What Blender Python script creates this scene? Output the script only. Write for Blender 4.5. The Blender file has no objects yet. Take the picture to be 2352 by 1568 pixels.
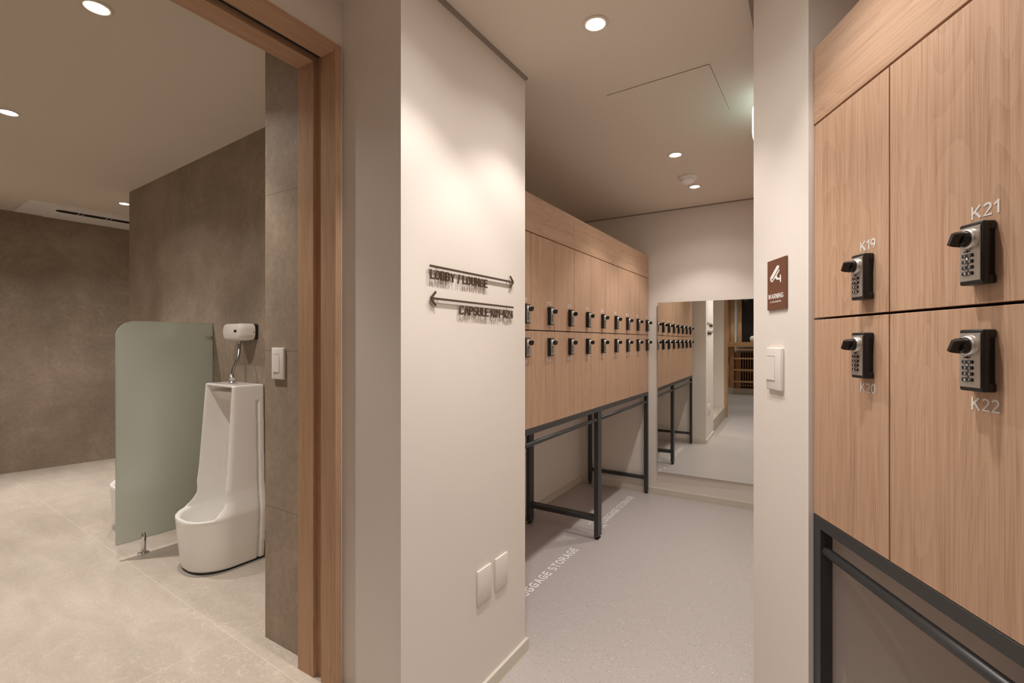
import bpy, bmesh, math
import numpy as np
from mathutils import Vector, Matrix

# ------------------------------------------------------------------ camera, world, exposure
SC = bpy.context.scene
COL = SC.collection
PI = math.pi
EYE = 1.30
FPX = 1090.0                       # focal length in pixels of the 2352 px frame
YAW = math.atan(680.0 / FPX)
cam_d = bpy.data.cameras.new('camera')
cam_d.sensor_width = 36.0
cam_d.lens = 36.0 * FPX / 2352.0
cam_d.clip_start = 0.02
cam_o = bpy.data.objects.new('camera', cam_d)
cam_o.location = (0, 0, EYE)
cam_o.rotation_euler = (PI / 2, 0, YAW)
COL.objects.link(cam_o)
SC.camera = cam_o
wd = bpy.data.worlds.new('world')
SC.world = wd
wd.use_nodes = True
wd.node_tree.nodes['Background'].inputs[0].default_value = (1.0, 0.9, 0.78, 1)
wd.node_tree.nodes['Background'].inputs[1].default_value = 0.05
SC.view_settings.view_transform = 'Standard'
SC.view_settings.look = 'None'
SC.view_settings.gamma = 1.0
SC.view_settings.use_curve_mapping = False
SC.view_settings.exposure = 1.08
SC.cycles.use_denoising = True
SC.cycles.max_bounces = 10
SC.cycles.use_adaptive_sampling = True
SC.cycles.adaptive_threshold = 0.02
SC.cycles.diffuse_bounces = 7
SC.cycles.sample_clamp_indirect = 6.0
LAMP_W = 16.0
SPILL = 0.045
#                     # corridor downlights
LAMP_BATH = 45.0
LAMP_COL = (1.0, 0.94, 0.885)
ZC = 2.408                         # ceiling height
ZB = 0.185                         # washroom floor height

# ------------------------------------------------------------------ materials
def nt(name):
    m = bpy.data.materials.new(name)
    m.use_nodes = True
    t = m.node_tree
    return m, t, t.nodes['Principled BSDF']

def N(t, kind, **kw):
    n = t.nodes.new(kind)
    for k, v in kw.items():
        if k in n.inputs:
            n.inputs[k].default_value = v
        else:
            setattr(n, k, v)
    return n

def L(t, a, b):
    t.links.new(a, b)

def plain(name, col, rough=0.5, metal=0.0, spec=0.5, noise=0.03, bump=0.0, scale=40):
    m, t, b = nt(name)
    b.inputs['Roughness'].default_value = rough
    b.inputs['Metallic'].default_value = metal
    b.inputs['Specular IOR Level'].default_value = spec
    tc = N(t, 'ShaderNodeTexCoord')
    no = N(t, 'ShaderNodeTexNoise', Scale=scale, Detail=3.0)
    L(t, tc.outputs['Object'], no.inputs['Vector'])
    mr = N(t, 'ShaderNodeMapRange')
    mr.inputs[3].default_value = 1 - noise
    mr.inputs[4].default_value = 1 + noise
    L(t, no.outputs['Fac'], mr.inputs[0])
    vm = N(t, 'ShaderNodeVectorMath', operation='SCALE')
    vm.inputs[0].default_value = col[:3]
    L(t, mr.outputs[0], vm.inputs['Scale'])
    L(t, vm.outputs[0], b.inputs['Base Color'])
    if bump:
        bp = N(t, 'ShaderNodeBump', Strength=bump, Distance=0.002)
        L(t, no.outputs['Fac'], bp.inputs['Height'])
        L(t, bp.outputs[0], b.inputs['Normal'])
    return m

def emit(name, col, s):
    m, t, b = nt(name)
    b.inputs['Base Color'].default_value = (0.8, 0.8, 0.8, 1)
    b.inputs['Emission Color'].default_value = (*col, 1)
    b.inputs['Emission Strength'].default_value = s
    return m

def ramp(t, stops):
    r = N(t, 'ShaderNodeValToRGB')
    e = r.color_ramp.elements
    while len(e) < len(stops):
        e.new(0.5)
    for i, (p, c) in enumerate(stops):
        e[i].position = p
        e[i].color = (*c, 1)
    return r

def wood(name, axis, light, mid, dark, rough=0.42, fine=150.0):
    """axis: local axis the grain runs along"""
    m, t, b = nt(name)
    b.inputs['Roughness'].default_value = rough
    b.inputs['Specular IOR Level'].default_value = 0.35
    tc = N(t, 'ShaderNodeTexCoord')
    oi = N(t, 'ShaderNodeObjectInfo')
    ad = N(t, 'ShaderNodeVectorMath', operation='ADD')
    sc_ = N(t, 'ShaderNodeMath', operation='MULTIPLY')
    sc_.inputs[1].default_value = 23.0
    L(t, oi.outputs['Random'], sc_.inputs[0])
    L(t, tc.outputs['Object'], ad.inputs[0])
    L(t, sc_.outputs[0], ad.inputs[1])
    def mp(across, along):
        q = N(t, 'ShaderNodeMapping')
        s = [across] * 3
        s['xyz'.index(axis)] = along
        q.inputs['Scale'].default_value = s
        L(t, ad.outputs[0], q.inputs['Vector'])
        return q
    f = N(t, 'ShaderNodeTexNoise', Scale=1.0, Detail=4.0, Roughness=0.7)
    L(t, mp(fine * 2.2, 5.0).outputs[0], f.inputs['Vector'])
    g = N(t, 'ShaderNodeTexNoise', Scale=1.0, Detail=3.0, Roughness=0.6, Distortion=0.6)
    L(t, mp(45.0, 1.3).outputs[0], g.inputs['Vector'])
    # cathedral figure: contour lines of a slow stretched noise
    c0 = N(t, 'ShaderNodeTexNoise', Scale=1.0, Detail=1.0, Roughness=0.4)
    L(t, mp(9.0, 0.9).outputs[0], c0.inputs['Vector'])
    mu = N(t, 'ShaderNodeMath', operation='MULTIPLY')
    mu.inputs[1].default_value = 26.0
    L(t, c0.outputs['Fac'], mu.inputs[0])
    fr = N(t, 'ShaderNodeMath', operation='FRACT')
    L(t, mu.outputs[0], fr.inputs[0])
    m1 = N(t, 'ShaderNodeMath', operation='MULTIPLY_ADD')
    m1.inputs[1].default_value = 0.07
    L(t, fr.outputs[0], m1.inputs[0])
    m2 = N(t, 'ShaderNodeMath', operation='MULTIPLY_ADD')
    m2.inputs[1].default_value = 0.30
    L(t, g.outputs['Fac'], m2.inputs[0])
    m3 = N(t, 'ShaderNodeMath', operation='MULTIPLY')
    m3.inputs[1].default_value = 0.60
    L(t, f.outputs['Fac'], m3.inputs[0])
    L(t, m3.outputs[0], m2.inputs[2])
    L(t, m2.outputs[0], m1.inputs[2])
    if name.startswith('frame'):
        b.inputs['Roughness'].default_value = 0.65
        b.inputs['Specular IOR Level'].default_value = 0.2
    r = ramp(t, [(0.34, dark), (0.48, mid), (0.66, light)])
    L(t, m1.outputs[0], r.inputs['Fac'])
    L(t, r.outputs['Color'], b.inputs['Base Color'])
    bp = N(t, 'ShaderNodeBump', Strength=0.08, Distance=0.001)
    L(t, f.outputs['Fac'], bp.inputs['Height'])
    L(t, bp.outputs[0], b.inputs['Normal'])
    return m

WL, WM, WD = (0.60, 0.40, 0.275), (0.51, 0.325, 0.215), (0.385, 0.235, 0.15)
M_WOODV = wood('oak_veneer_upright', 'z', WL, WM, WD)
M_WOODH = wood('oak_veneer_level', 'x', WL, WM, WD)
FL, FM, FD = (0.56, 0.37, 0.235), (0.485, 0.31, 0.195), (0.375, 0.23, 0.14)
M_FRAMEV = wood('frame_wood_upright', 'z', FL, FM, FD, 0.5, 120)
M_FRAMEH = wood('frame_wood_level', 'y', FL, FM, FD, 0.5, 120)
M_PINEV = wood('lobby_timber_upright', 'z', (0.60, 0.36, 0.18), (0.48, 0.27, 0.12), (0.30, 0.15, 0.06), 0.5, 60)
M_PINEH = wood('lobby_timber_level', 'x', (0.60, 0.36, 0.18), (0.48, 0.27, 0.12), (0.30, 0.15, 0.06), 0.5, 60)
M_PAINT = plain('warm_wall_paint', (0.79, 0.735, 0.68), 0.75, noise=0.012, bump=0.06, scale=220, spec=0.25)
M_CEIL = plain('ceiling_paint', (0.75, 0.68, 0.59), 0.9, noise=0.01, scale=120, spec=0.15)
M_SKIRT = plain('skirting_film', (0.68, 0.64, 0.56), 0.4, noise=0.01)
M_GLUE = plain('yellowed_sealant', (0.62, 0.52, 0.28), 0.5)
M_TAUPE = plain('taupe_and_molding_shade', (0.30, 0.26, 0.22), 0.8, noise=0.01)  # shade of the beige molding put into this taupe; plain colour on other parts
M_STEEL = plain('charcoal_powder_coat', (0.035, 0.036, 0.037), 0.42, noise=0.04, spec=0.6, scale=300)
M_BLACK = plain('black_plastic', (0.012, 0.012, 0.013), 0.35, noise=0.05)
M_GLOSSB = plain('gloss_black_plastic', (0.006, 0.006, 0.007), 0.12, noise=0.02)
M_GAP = plain('dark_gap', (0.01, 0.008, 0.007), 0.9)
M_PLATE = plain('brushed_face_plate', (0.42, 0.39, 0.36), 0.38, 0.75, noise=0.03)
M_CHROME = plain('chrome', (0.72, 0.72, 0.72), 0.14, 1.0, noise=0.01)
M_BRAID = plain('braided_steel', (0.42, 0.42, 0.43), 0.3, 1.0, noise=0.45, scale=260)
M_SATIN = plain('satin_silver', (0.72, 0.70, 0.67), 0.3, 0.8, noise=0.01)
M_WHITEP = plain('white_plastic', (0.80, 0.76, 0.71), 0.32, noise=0.01)
M_WHITEA = plain('air_unit_white', (0.93, 0.91, 0.90), 0.45, noise=0.01)
M_LET = plain('white_vinyl_lettering', (0.90, 0.88, 0.86), 0.5, noise=0.01)
M_SILV = plain('pale_number_vinyl', (0.74, 0.72, 0.69), 0.4, noise=0.01)
M_BROWN = plain('brown_acrylic', (0.16, 0.068, 0.04), 0.4, noise=0.02)
M_DBROWN = plain('dark_brown_acrylic', (0.085, 0.048, 0.03), 0.45, noise=0.02)
M_CERAM = plain('white_ceramic', (0.88, 0.86, 0.83), 0.09, noise=0.005)
M_BASEGAP = plain('base_gap_shade', (0.02, 0.018, 0.016), 0.6)
M_CAULK = plain('grey_caulk', (0.30, 0.27, 0.23), 0.5)
M_STONE = plain('stone_plinth', (0.50, 0.43, 0.33), 0.85, noise=0.12, scale=18)
M_DGLASS = plain('dark_glass', (0.02, 0.018, 0.016), 0.12, noise=0.1)
M_LENS = emit('lamp_lens', (1.0, 0.95, 0.86), 30.0)
M_BLUE = emit('backlit_paper', (0.45, 0.60, 0.75), 2.2)
M_EXIT = emit('exit_face', (0.78, 1.0, 0.97), 1.3)
M_GREEN = emit('exit_green', (0.10, 0.75, 0.50), 0.35)

def tile_mat(name, axes, tw, th, offs, light, mid, dark, grout, gw=0.0022, streak=(1, 1, 1), rough=0.55, stagger=False):
    """stone look porcelain; axes = the two local axes the joints are laid out on"""
    m, t, b = nt(name)
    b.inputs['Roughness'].default_value = rough
    b.inputs['Specular IOR Level'].default_value = 0.3
    tc = N(t, 'ShaderNodeTexCoord')
    mp = N(t, 'ShaderNodeMapping')
    mp.inputs['Scale'].default_value = streak
    L(t, tc.outputs['Object'], mp.inputs['Vector'])
    n1 = N(t, 'ShaderNodeTexNoise', Scale=2.6, Detail=9.0, Roughness=0.66, Distortion=0.4)
    L(t, mp.outputs[0], n1.inputs['Vector'])
    n2 = N(t, 'ShaderNodeTexNoise', Scale=260.0, Detail=2.0)
    L(t, tc.outputs['Object'], n2.inputs['Vector'])
    n2b = N(t, 'ShaderNodeTexNoise', Scale=38.0, Detail=6.0, Roughness=0.75)
    L(t, mp.outputs[0], n2b.inputs['Vector'])
    a1 = N(t, 'ShaderNodeMath', operation='MULTIPLY_ADD')
    a1.inputs[1].default_value = 0.34
    L(t, n2.outputs['Fac'], a1.inputs[0])
    a0 = N(t, 'ShaderNodeMath', operation='MULTIPLY')
    a0.inputs[1].default_value = 0.62
    L(t, n1.outputs['Fac'], a0.inputs[0])
    a2 = N(t, 'ShaderNodeMath', operation='MULTIPLY_ADD')
    a2.inputs[1].default_value = 0.34
    L(t, n2b.outputs['Fac'], a2.inputs[0])
    L(t, a0.outputs[0], a2.inputs[2])
    L(t, a2.outputs[0], a1.inputs[2])
    r = ramp(t, [(0.48, dark), (0.65, mid), (0.82, light)])
    L(t, a1.outputs[0], r.inputs['Fac'])
    # pale hairline veins
    dn = N(t, 'ShaderNodeTexNoise', Scale=5.5, Detail=6.0, Roughness=0.6)
    L(t, tc.outputs['Object'], dn.inputs['Vector'])
    ab = N(t, 'ShaderNodeMath', operation='SUBTRACT')
    ab.inputs[1].default_value = 0.5
    L(t, dn.outputs['Fac'], ab.inputs[0])
    ab2 = N(t, 'ShaderNodeMath', operation='ABSOLUTE')
    L(t, ab.outputs[0], ab2.inputs[0])
    vr = N(t, 'ShaderNodeMapRange')
    vr.inputs[1].default_value = 0.0
    vr.inputs[2].default_value = 0.008
    vr.inputs[3].default_value = 1.0
    vr.inputs[4].default_value = 0.0
    L(t, ab2.outputs[0], vr.inputs[0])
    mk = N(t, 'ShaderNodeTexNoise', Scale=1.7, Detail=2.0)
    L(t, tc.outputs['Object'], mk.inputs['Vector'])
    mk2 = N(t, 'ShaderNodeMapRange')
    mk2.inputs[1].default_value = 0.48
    mk2.inputs[2].default_value = 0.62
    mk2.inputs[4].default_value = 0.30
    L(t, mk.outputs['Fac'], mk2.inputs[0])
    vm = N(t, 'ShaderNodeMath', operation='MULTIPLY')
    L(t, vr.outputs[0], vm.inputs[0])
    L(t, mk2.outputs[0], vm.inputs[1])
    mx = N(t, 'ShaderNodeMix', data_type='RGBA')
    L(t, vm.outputs[0], mx.inputs['Factor'])
    L(t, r.outputs['Color'], mx.inputs[6])
    mx.inputs[7].default_value = (*[min(1, c * 1.55) for c in light], 1)
    # joints
    sep = N(t, 'ShaderNodeSeparateXYZ')
    L(t, tc.outputs['Object'], sep.inputs[0])
    def joint(src, pitch, off):
        s = N(t, 'ShaderNodeMath', operation='SUBTRACT')
        s.inputs[1].default_value = off - pitch / 2
        L(t, src, s.inputs[0])
        p = N(t, 'ShaderNodeMath', operation='PINGPONG')
        p.inputs[1].default_value = pitch / 2
        L(t, s.outputs[0], p.inputs[0])
        # pingpong reaches pitch/2 at the joint
        g = N(t, 'ShaderNodeMath', operation='GREATER_THAN')
        g.inputs[1].default_value = pitch / 2 - gw / 2
        L(t, p.outputs[0], g.inputs[0])
        return g
    gs = [joint(sep.outputs[a.upper()], p, o) for a, p, o in zip(axes, (tw, th), offs) if p]
    if len(gs) == 2:
        mxm = N(t, 'ShaderNodeMath', operation='MAXIMUM')
        L(t, gs[0].outputs[0], mxm.inputs[0])
        L(t, gs[1].outputs[0], mxm.inputs[1])
        gj = mxm
    else:
        gj = gs[0]
    mg = N(t, 'ShaderNodeMix', data_type='RGBA')
    L(t, gj.outputs[0], mg.inputs['Factor'])
    L(t, mx.outputs[2], mg.inputs[6])
    mg.inputs[7].default_value = (*grout, 1)
    L(t, mg.outputs[2], b.inputs['Base Color'])
    bp = N(t, 'ShaderNodeBump', Strength=0.12, Distance=0.002)
    L(t, n2b.outputs['Fac'], bp.inputs['Height'])
    L(t, bp.outputs[0], b.inputs['Normal'])
    return m

TW = ((0.44, 0.36, 0.28), (0.325, 0.258, 0.196), (0.23, 0.178, 0.132))
M_TWALL = tile_mat('taupe_stone_wall_tile', 'xz', 1.17, 0.582, (-0.66, 0.102), *TW, (0.33, 0.28, 0.235))
M_TSIDE = tile_mat('taupe_stone_side_tile', 'xz', 0, 0.582, (0, 0.102), *TW, (0.17, 0.14, 0.115))
M_TFAR = tile_mat('taupe_stone_far_tile', 'xz', 1.17, 0.582, (0.78, 0.102), *TW, (0.30, 0.255, 0.215))
M_TFLOOR = tile_mat('beige_stone_floor_tile', 'xy', 1.17, 0.585, (0.54, -0.42), (0.60, 0.53, 0.45), (0.50, 0.435, 0.365),
                    (0.41, 0.35, 0.29), (0.66, 0.60, 0.53), streak=(0.9, 2.4, 1), rough=0.5)

def floor_mat():
    m, t, b = nt('speckled_vinyl_floor')
    b.inputs['Roughness'].default_value = 0.38
    b.inputs['Specular IOR Level'].default_value = 0.35
    tc = N(t, 'ShaderNodeTexCoord')
    n1 = N(t, 'ShaderNodeTexNoise', Scale=330.0, Detail=2.0, Roughness=0.6)
    L(t, tc.outputs['Object'], n1.inputs['Vector'])
    r = ramp(t, [(0.28, (0.35, 0.315, 0.305)), (0.48, (0.495, 0.45, 0.435)), (0.72, (0.60, 0.55, 0.53))])
    L(t, n1.outputs['Fac'], r.inputs['Fac'])
    def specks(scale, thr, col, prev):
        v = N(t, 'ShaderNodeTexVoronoi', Scale=scale)
        L(t, tc.outputs['Object'], v.inputs['Vector'])
        lt = N(t, 'ShaderNodeMath', operation='LESS_THAN')
        lt.inputs[1].default_value = 0.27
        L(t, v.outputs['Distance'], lt.inputs[0])
        sp = N(t, 'ShaderNodeSeparateXYZ')
        L(t, v.outputs['Color'], sp.inputs[0])
        gt = N(t, 'ShaderNodeMath', operation='GREATER_THAN')
        gt.inputs[1].default_value = thr
        L(t, sp.outputs[0], gt.inputs[0])
        mu = N(t, 'ShaderNodeMath', operation='MULTIPLY')
        L(t, lt.outputs[0], mu.inputs[0])
        L(t, gt.outputs[0], mu.inputs[1])
        mx = N(t, 'ShaderNodeMix', data_type='RGBA')
        L(t, mu.outputs[0], mx.inputs['Factor'])
        L(t, prev, mx.inputs[6])
        mx.inputs[7].default_value = (*col, 1)
        return mx.outputs[2]
    c = specks(170, 0.70, (0.60, 0.56, 0.53), r.outputs['Color'])
    c = specks(120, 0.80, (0.30, 0.27, 0.26), c)
    c = specks(110, 0.95, (0.76, 0.72, 0.67), c)
    L(t, c, b.inputs['Base Color'])
    return m
M_FLOOR = floor_mat()

def frosted():
    m, t, b = nt('frosted_green_glass')
    out = t.nodes['Material Output']
    b.inputs['Base Color'].default_value = (0.86, 0.92, 0.86, 1)
    b.inputs['Transmission Weight'].default_value = 1.0
    b.inputs['Roughness'].default_value = 0.42
    b.inputs['IOR'].default_value = 1.35
    d = N(t, 'ShaderNodeBsdfDiffuse')
    d.inputs['Color'].default_value = (0.80, 0.85, 0.765, 1)
    tr = N(t, 'ShaderNodeBsdfTranslucent')
    tr.inputs['Color'].default_value = (0.86, 0.91, 0.83, 1)
    m1 = N(t, 'ShaderNodeMixShader')
    m1.inputs[0].default_value = 0.5
    L(t, d.outputs[0], m1.inputs[1])
    L(t, tr.outputs[0], m1.inputs[2])
    g = N(t, 'ShaderNodeBsdfGlossy')
    g.inputs['Roughness'].default_value = 0.22
    m2 = N(t, 'ShaderNodeMixShader')
    m2.inputs[0].default_value = 0.60
    L(t, b.outputs[0], m2.inputs[1])
    L(t, m1.outputs[0], m2.inputs[2])
    fz = N(t, 'ShaderNodeFresnel')
    m3 = N(t, 'ShaderNodeMixShader')
    L(t, fz.outputs[0], m3.inputs[0])
    L(t, m2.outputs[0], m3.inputs[1])
    L(t, g.outputs[0], m3.inputs[2])
    L(t, m3.outputs[0], out.inputs['Surface'])
    return m
M_FROST = frosted()
M_GEDGE = plain('polished_glass_edge', (0.34, 0.44, 0.38), 0.12, noise=0.02)

m_, t_, b_ = nt('mirror_silver')
b_.inputs['Metallic'].default_value = 1.0
b_.inputs['Roughness'].default_value = 0.0
b_.inputs['Base Color'].default_value = (0.86, 0.88, 0.85, 1)
M_MIRROR = m_

# ------------------------------------------------------------------ mesh helpers
def bx(bm, x0, x1, y0, y1, z0, z1, bev=0.0, seg=2, mi=0):
    r = bmesh.ops.create_cube(bm, size=1.0)
    vs = r['verts']
    for v in vs:
        v.co = Vector(((x0 + x1) / 2 + v.co.x * (x1 - x0), (y0 + y1) / 2 + v.co.y * (y1 - y0), (z0 + z1) / 2 + v.co.z * (z1 - z0)))
    fs = set(f for v in vs for f in v.link_faces)
    for f in fs:
        f.material_index = mi
    if bev > 0:
        es = list(set(e for v in vs for e in v.link_edges))
        bmesh.ops.bevel(bm, geom=es, offset=bev, segments=seg, profile=0.5, affect='EDGES', clamp_overlap=True)
    return vs

def tube(bm, pts, r, seg=14, mi=0, caps=True):
    """round bar swept through points; r may be a list"""
    pts = [Vector(p) for p in pts]
    rs = r if isinstance(r, (list, tuple)) else [r] * len(pts)
    rings = []
    up = None
    for i, p in enumerate(pts):
        d = (pts[min(i + 1, len(pts) - 1)] - pts[max(i - 1, 0)]).normalized()
        if up is None:
            a = Vector((0, 0, 1)) if abs(d.z) < 0.9 else Vector((1, 0, 0))
            up = d.cross(a).normalized()
        up = (up - d * up.dot(d)).normalized()
        w = d.cross(up)
        rings.append([bm.verts.new(p + (up * math.cos(2 * PI * k / seg) + w * math.sin(2 * PI * k / seg)) * rs[i]) for k in range(seg)])
    for a, b in zip(rings, rings[1:]):
        for k in range(seg):
            f = bm.faces.new((a[k], a[(k + 1) % seg], b[(k + 1) % seg], b[k]))
            f.smooth = True
            f.material_index = mi
    if caps:
        f = bm.faces.new(rings[0][::-1]); f.material_index = mi
        f = bm.faces.new(rings[-1]); f.material_index = mi

def lathe(bm, prof, axis='z', seg=40, origin=(0, 0, 0), mi=0):
    """prof: list of (r, h)"""
    o = Vector(origin)
    def P(r, h, a):
        c, s = math.cos(a) * r, math.sin(a) * r
        return o + (Vector((c, s, h)) if axis == 'z' else Vector((c, -h, s)))     # axis 'y': h runs towards -y
    rings = []
    for r, h in prof:
        if r < 1e-6:
            rings.append([bm.verts.new(P(0, h, 0))])
        else:
            rings.append([bm.verts.new(P(r, h, 2 * PI * k / seg)) for k in range(seg)])
    for a, b in zip(rings, rings[1:]):
        for k in range(seg):
            k2 = (k + 1) % seg
            if len(a) == 1 and len(b) == 1:
                continue
            if len(a) == 1:
                f = bm.faces.new((a[0], b[k2], b[k]))
            elif len(b) == 1:
                f = bm.faces.new((a[k], a[k2], b[0]))
            else:
                f = bm.faces.new((a[k], a[k2], b[k2], b[k]))
            f.smooth = True
            f.material_index = mi

def prism(bm, poly, z0, z1, mi=0):
    lo = [bm.verts.new((x, y, z0)) for x, y in poly]
    hi = [bm.verts.new((x, y, z1)) for x, y in poly]
    n = len(poly)
    fs = [bm.faces.new(lo[::-1]), bm.faces.new(hi)]
    for i in range(n):
        fs.append(bm.faces.new((lo[i], lo[(i + 1) % n], hi[(i + 1) % n], hi[i])))
    for f in fs:
        f.material_index = mi
    return fs

def prism_xz(bm, poly, y0, y1, mi=0):
    lo = [bm.verts.new((x, y0, z)) for x, z in poly]
    hi = [bm.verts.new((x, y1, z)) for x, z in poly]
    n = len(poly)
    fs = [bm.faces.new(lo), bm.faces.new(hi[::-1])]
    for i in range(n):
        fs.append(bm.faces.new((lo[(i + 1) % n], lo[i], hi[i], hi[(i + 1) % n])))
    for f in fs:
        f.material_index = mi
    return fs

def NB():
    return bmesh.new()

def obj(name, bm, mats, parent=None, loc=None, rz=None, mat=None, fix=True, **props):
    me = bpy.data.meshes.new(name)
    if fix:
        bmesh.ops.recalc_face_normals(bm, faces=bm.faces[:])
    bm.to_mesh(me)
    bm.free()
    for m in (mats if isinstance(mats, (list, tuple)) else [mats]):
        me.materials.append(m)
    o = bpy.data.objects.new(name, me)
    COL.objects.link(o)
    if parent:
        o.parent = parent
    if mat is not None:
        o.matrix_local = mat
    if loc is not None:
        o.location = loc
    if rz is not None:
        o.rotation_euler = (0, 0, rz)
    for k, v in props.items():
        o[k] = v
    return o

def thing(name, label, cat, loc=(0, 0, 0), rz=0.0, group=None, mat=None):
    o = bpy.data.objects.new(name, None)
    o.empty_display_size = 0.05
    COL.objects.link(o)
    if mat is not None:
        o.matrix_world = mat
    else:
        o.location = loc
        o.rotation_euler = (0, 0, rz)
    o['label'] = label
    o['category'] = cat
    if group:
        o['group'] = group
    return o

def struct(name, bm, mats, loc=(0, 0, 0), rz=0.0, parent=None):
    o = obj(name, bm, mats, parent=parent, loc=loc, rz=rz)
    if parent is None:
        o['kind'] = 'structure'
    return o

def kids(o):
    return [c for c in COL.objects if c.parent == o]

def copy_tree(o, parent=None):
    c = o.copy()
    COL.objects.link(c)
    if parent:
        c.parent = parent
    for ch in kids(o):
        copy_tree(ch, c)
    return c

def _arc(cx, cy, rx, ry, a0, a1, n=14, p=2.35):
    out = []
    for k in range(n + 1):
        a = math.radians(a0 + (a1 - a0) * k / n)
        c, s = math.cos(a), math.sin(a)
        out.append((cx + rx * math.copysign(abs(c) ** (2 / p), c), cy + ry * math.copysign(abs(s) ** (2 / p), s)))
    return out
def _glyphs():
    A = _arc
    g = {}
    g['L'] = (.50, [[(0, 1), (0, 0), (.50, 0)]])
    g['O'] = (.74, [A(.37, .5, .37, .5, 90, 450, 36) + ['loop']])
    g['B'] = (.58, [[(0, 0), (0, 1)], [(.04, .53), (.30, .53)] + A(.30, .265, .28, .265, 90, -90) + [(.04, 0)], [(.04, 1), (.28, 1)] + A(.28, .765, .25, .235, 90, -90) + [(.05, .53)]])
    g['Y'] = (.66, [[(0, 1), (.33, .44), (.66, 1)], [(.33, .44), (.33, 0)]])
    g['/'] = (.30, [[(0, -.04), (.30, 1.0)]])
    g['U'] = (.62, [[(0, 1)] + A(.31, .30, .31, .30, 180, 360) + [(.62, 1)]])
    g['N'] = (.62, [[(0, 0), (0, 1)], [(.02, .98), (.60, .02)], [(.62, 1), (.62, 0)]])
    g['G'] = (.72, [A(.37, .5, .37, .5, 38, 300, 26) + [(.70, .12), (.70, .46), (.40, .46)]])
    g['E'] = (.50, [[(.50, 1), (0, 1), (0, 0), (.51, 0)], [(0, .52), (.46, .52)]])
    g['C'] = (.70, [A(.37, .5, .37, .5, 38, 322, 28)])
    g['A'] = (.70, [[(0, 0), (.33, 1)], [(.37, 1), (.70, 0)], [(.13, .32), (.57, .32)]])
    g['P'] = (.56, [[(0, 0), (0, 1)], [(.04, 1), (.30, 1)] + A(.30, .73, .26, .27, 90, -90) + [(.04, .46)]])
    g['R'] = (.60, [[(0, 0), (0, 1)], [(.04, 1), (.30, 1)] + A(.30, .74, .26, .26, 90, -90) + [(.04, .48)], [(.34, .47), (.60, 0)]])
    g['S'] = (.58, [A(.29, .74, .26, .26, 25, 262, 20) + A(.29, .26, .28, .26, 78, -155, 20)])
    g['K'] = (.60, [[(0, 0), (0, 1)], [(0, .36), (.56, 1)], [(.20, .56), (.60, 0)]])
    g['W'] = (.98, [[(0, 1), (.24, 0)], [(.26, 0), (.48, .98)], [(.50, .98), (.73, 0)], [(.75, 0), (.98, 1)]])
    g['I'] = (.0, [[(0, 0), (0, 1)]])
    g['T'] = (.58, [[(0, 1), (.58, 1)], [(.29, 1), (.29, 0)]])
    g['V'] = (.64, [[(0, 1), (.31, 0)], [(.33, 0), (.64, 1)]])
    g['M'] = (.74, [[(0, 0), (0, 1)], [(.02, 1), (.36, .05)], [(.38, .05), (.72, 1)], [(.74, 1), (.74, 0)]])
    g['J'] = (.42, [[(.42, 1)] + A(.20, .24, .22, .24, 0, -170)])
    g['0'] = (.52, [A(.26, .5, .26, .5, 90, 450, 32) + ['loop']])
    g['1'] = (.24, [[(0, .80), (.24, 1)], [(.24, 1), (.24, 0)]])
    g['2'] = (.50, [A(.25, .73, .25, .27, 165, -25, 16) + [(0, 0.0), (.52, 0)]])
    g['3'] = (.50, [A(.24, .76, .23, .24, 155, -80, 16) + A(.25, .26, .26, .27, 82, -155, 18)])
    g['4'] = (.54, [[(.40, 0), (.40, 1)], [(.40, 1), (0, .27), (.54, .27)]])
    g['5'] = (.52, [[(.48, 1), (.08, 1), (.04, .50)] + A(.26, .31, .26, .31, 130, -150, 20)])
    g['6'] = (.52, [A(.26, .30, .26, .30, 90, 450, 26) + ['loop'], A(.36, .42, .36, .58, 105, 180, 8)])
    g['7'] = (.50, [[(0, 1), (.50, 1), (.16, 0)]])
    g['8'] = (.52, [A(.26, .76, .22, .24, 90, 450, 24) + ['loop'], A(.26, .27, .26, .27, 90, 450, 24) + ['loop']])
    g['9'] = (.52, [A(.26, .70, .26, .30, 90, 450, 26) + ['loop'], A(.16, .58, .36, .58, -75, 0, 8)])
    g['\u2013'] = (.50, [[(0, .42), (.50, .42)]])
    g[' '] = (.10, [])
    return g
GLYPH = _glyphs()

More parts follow.
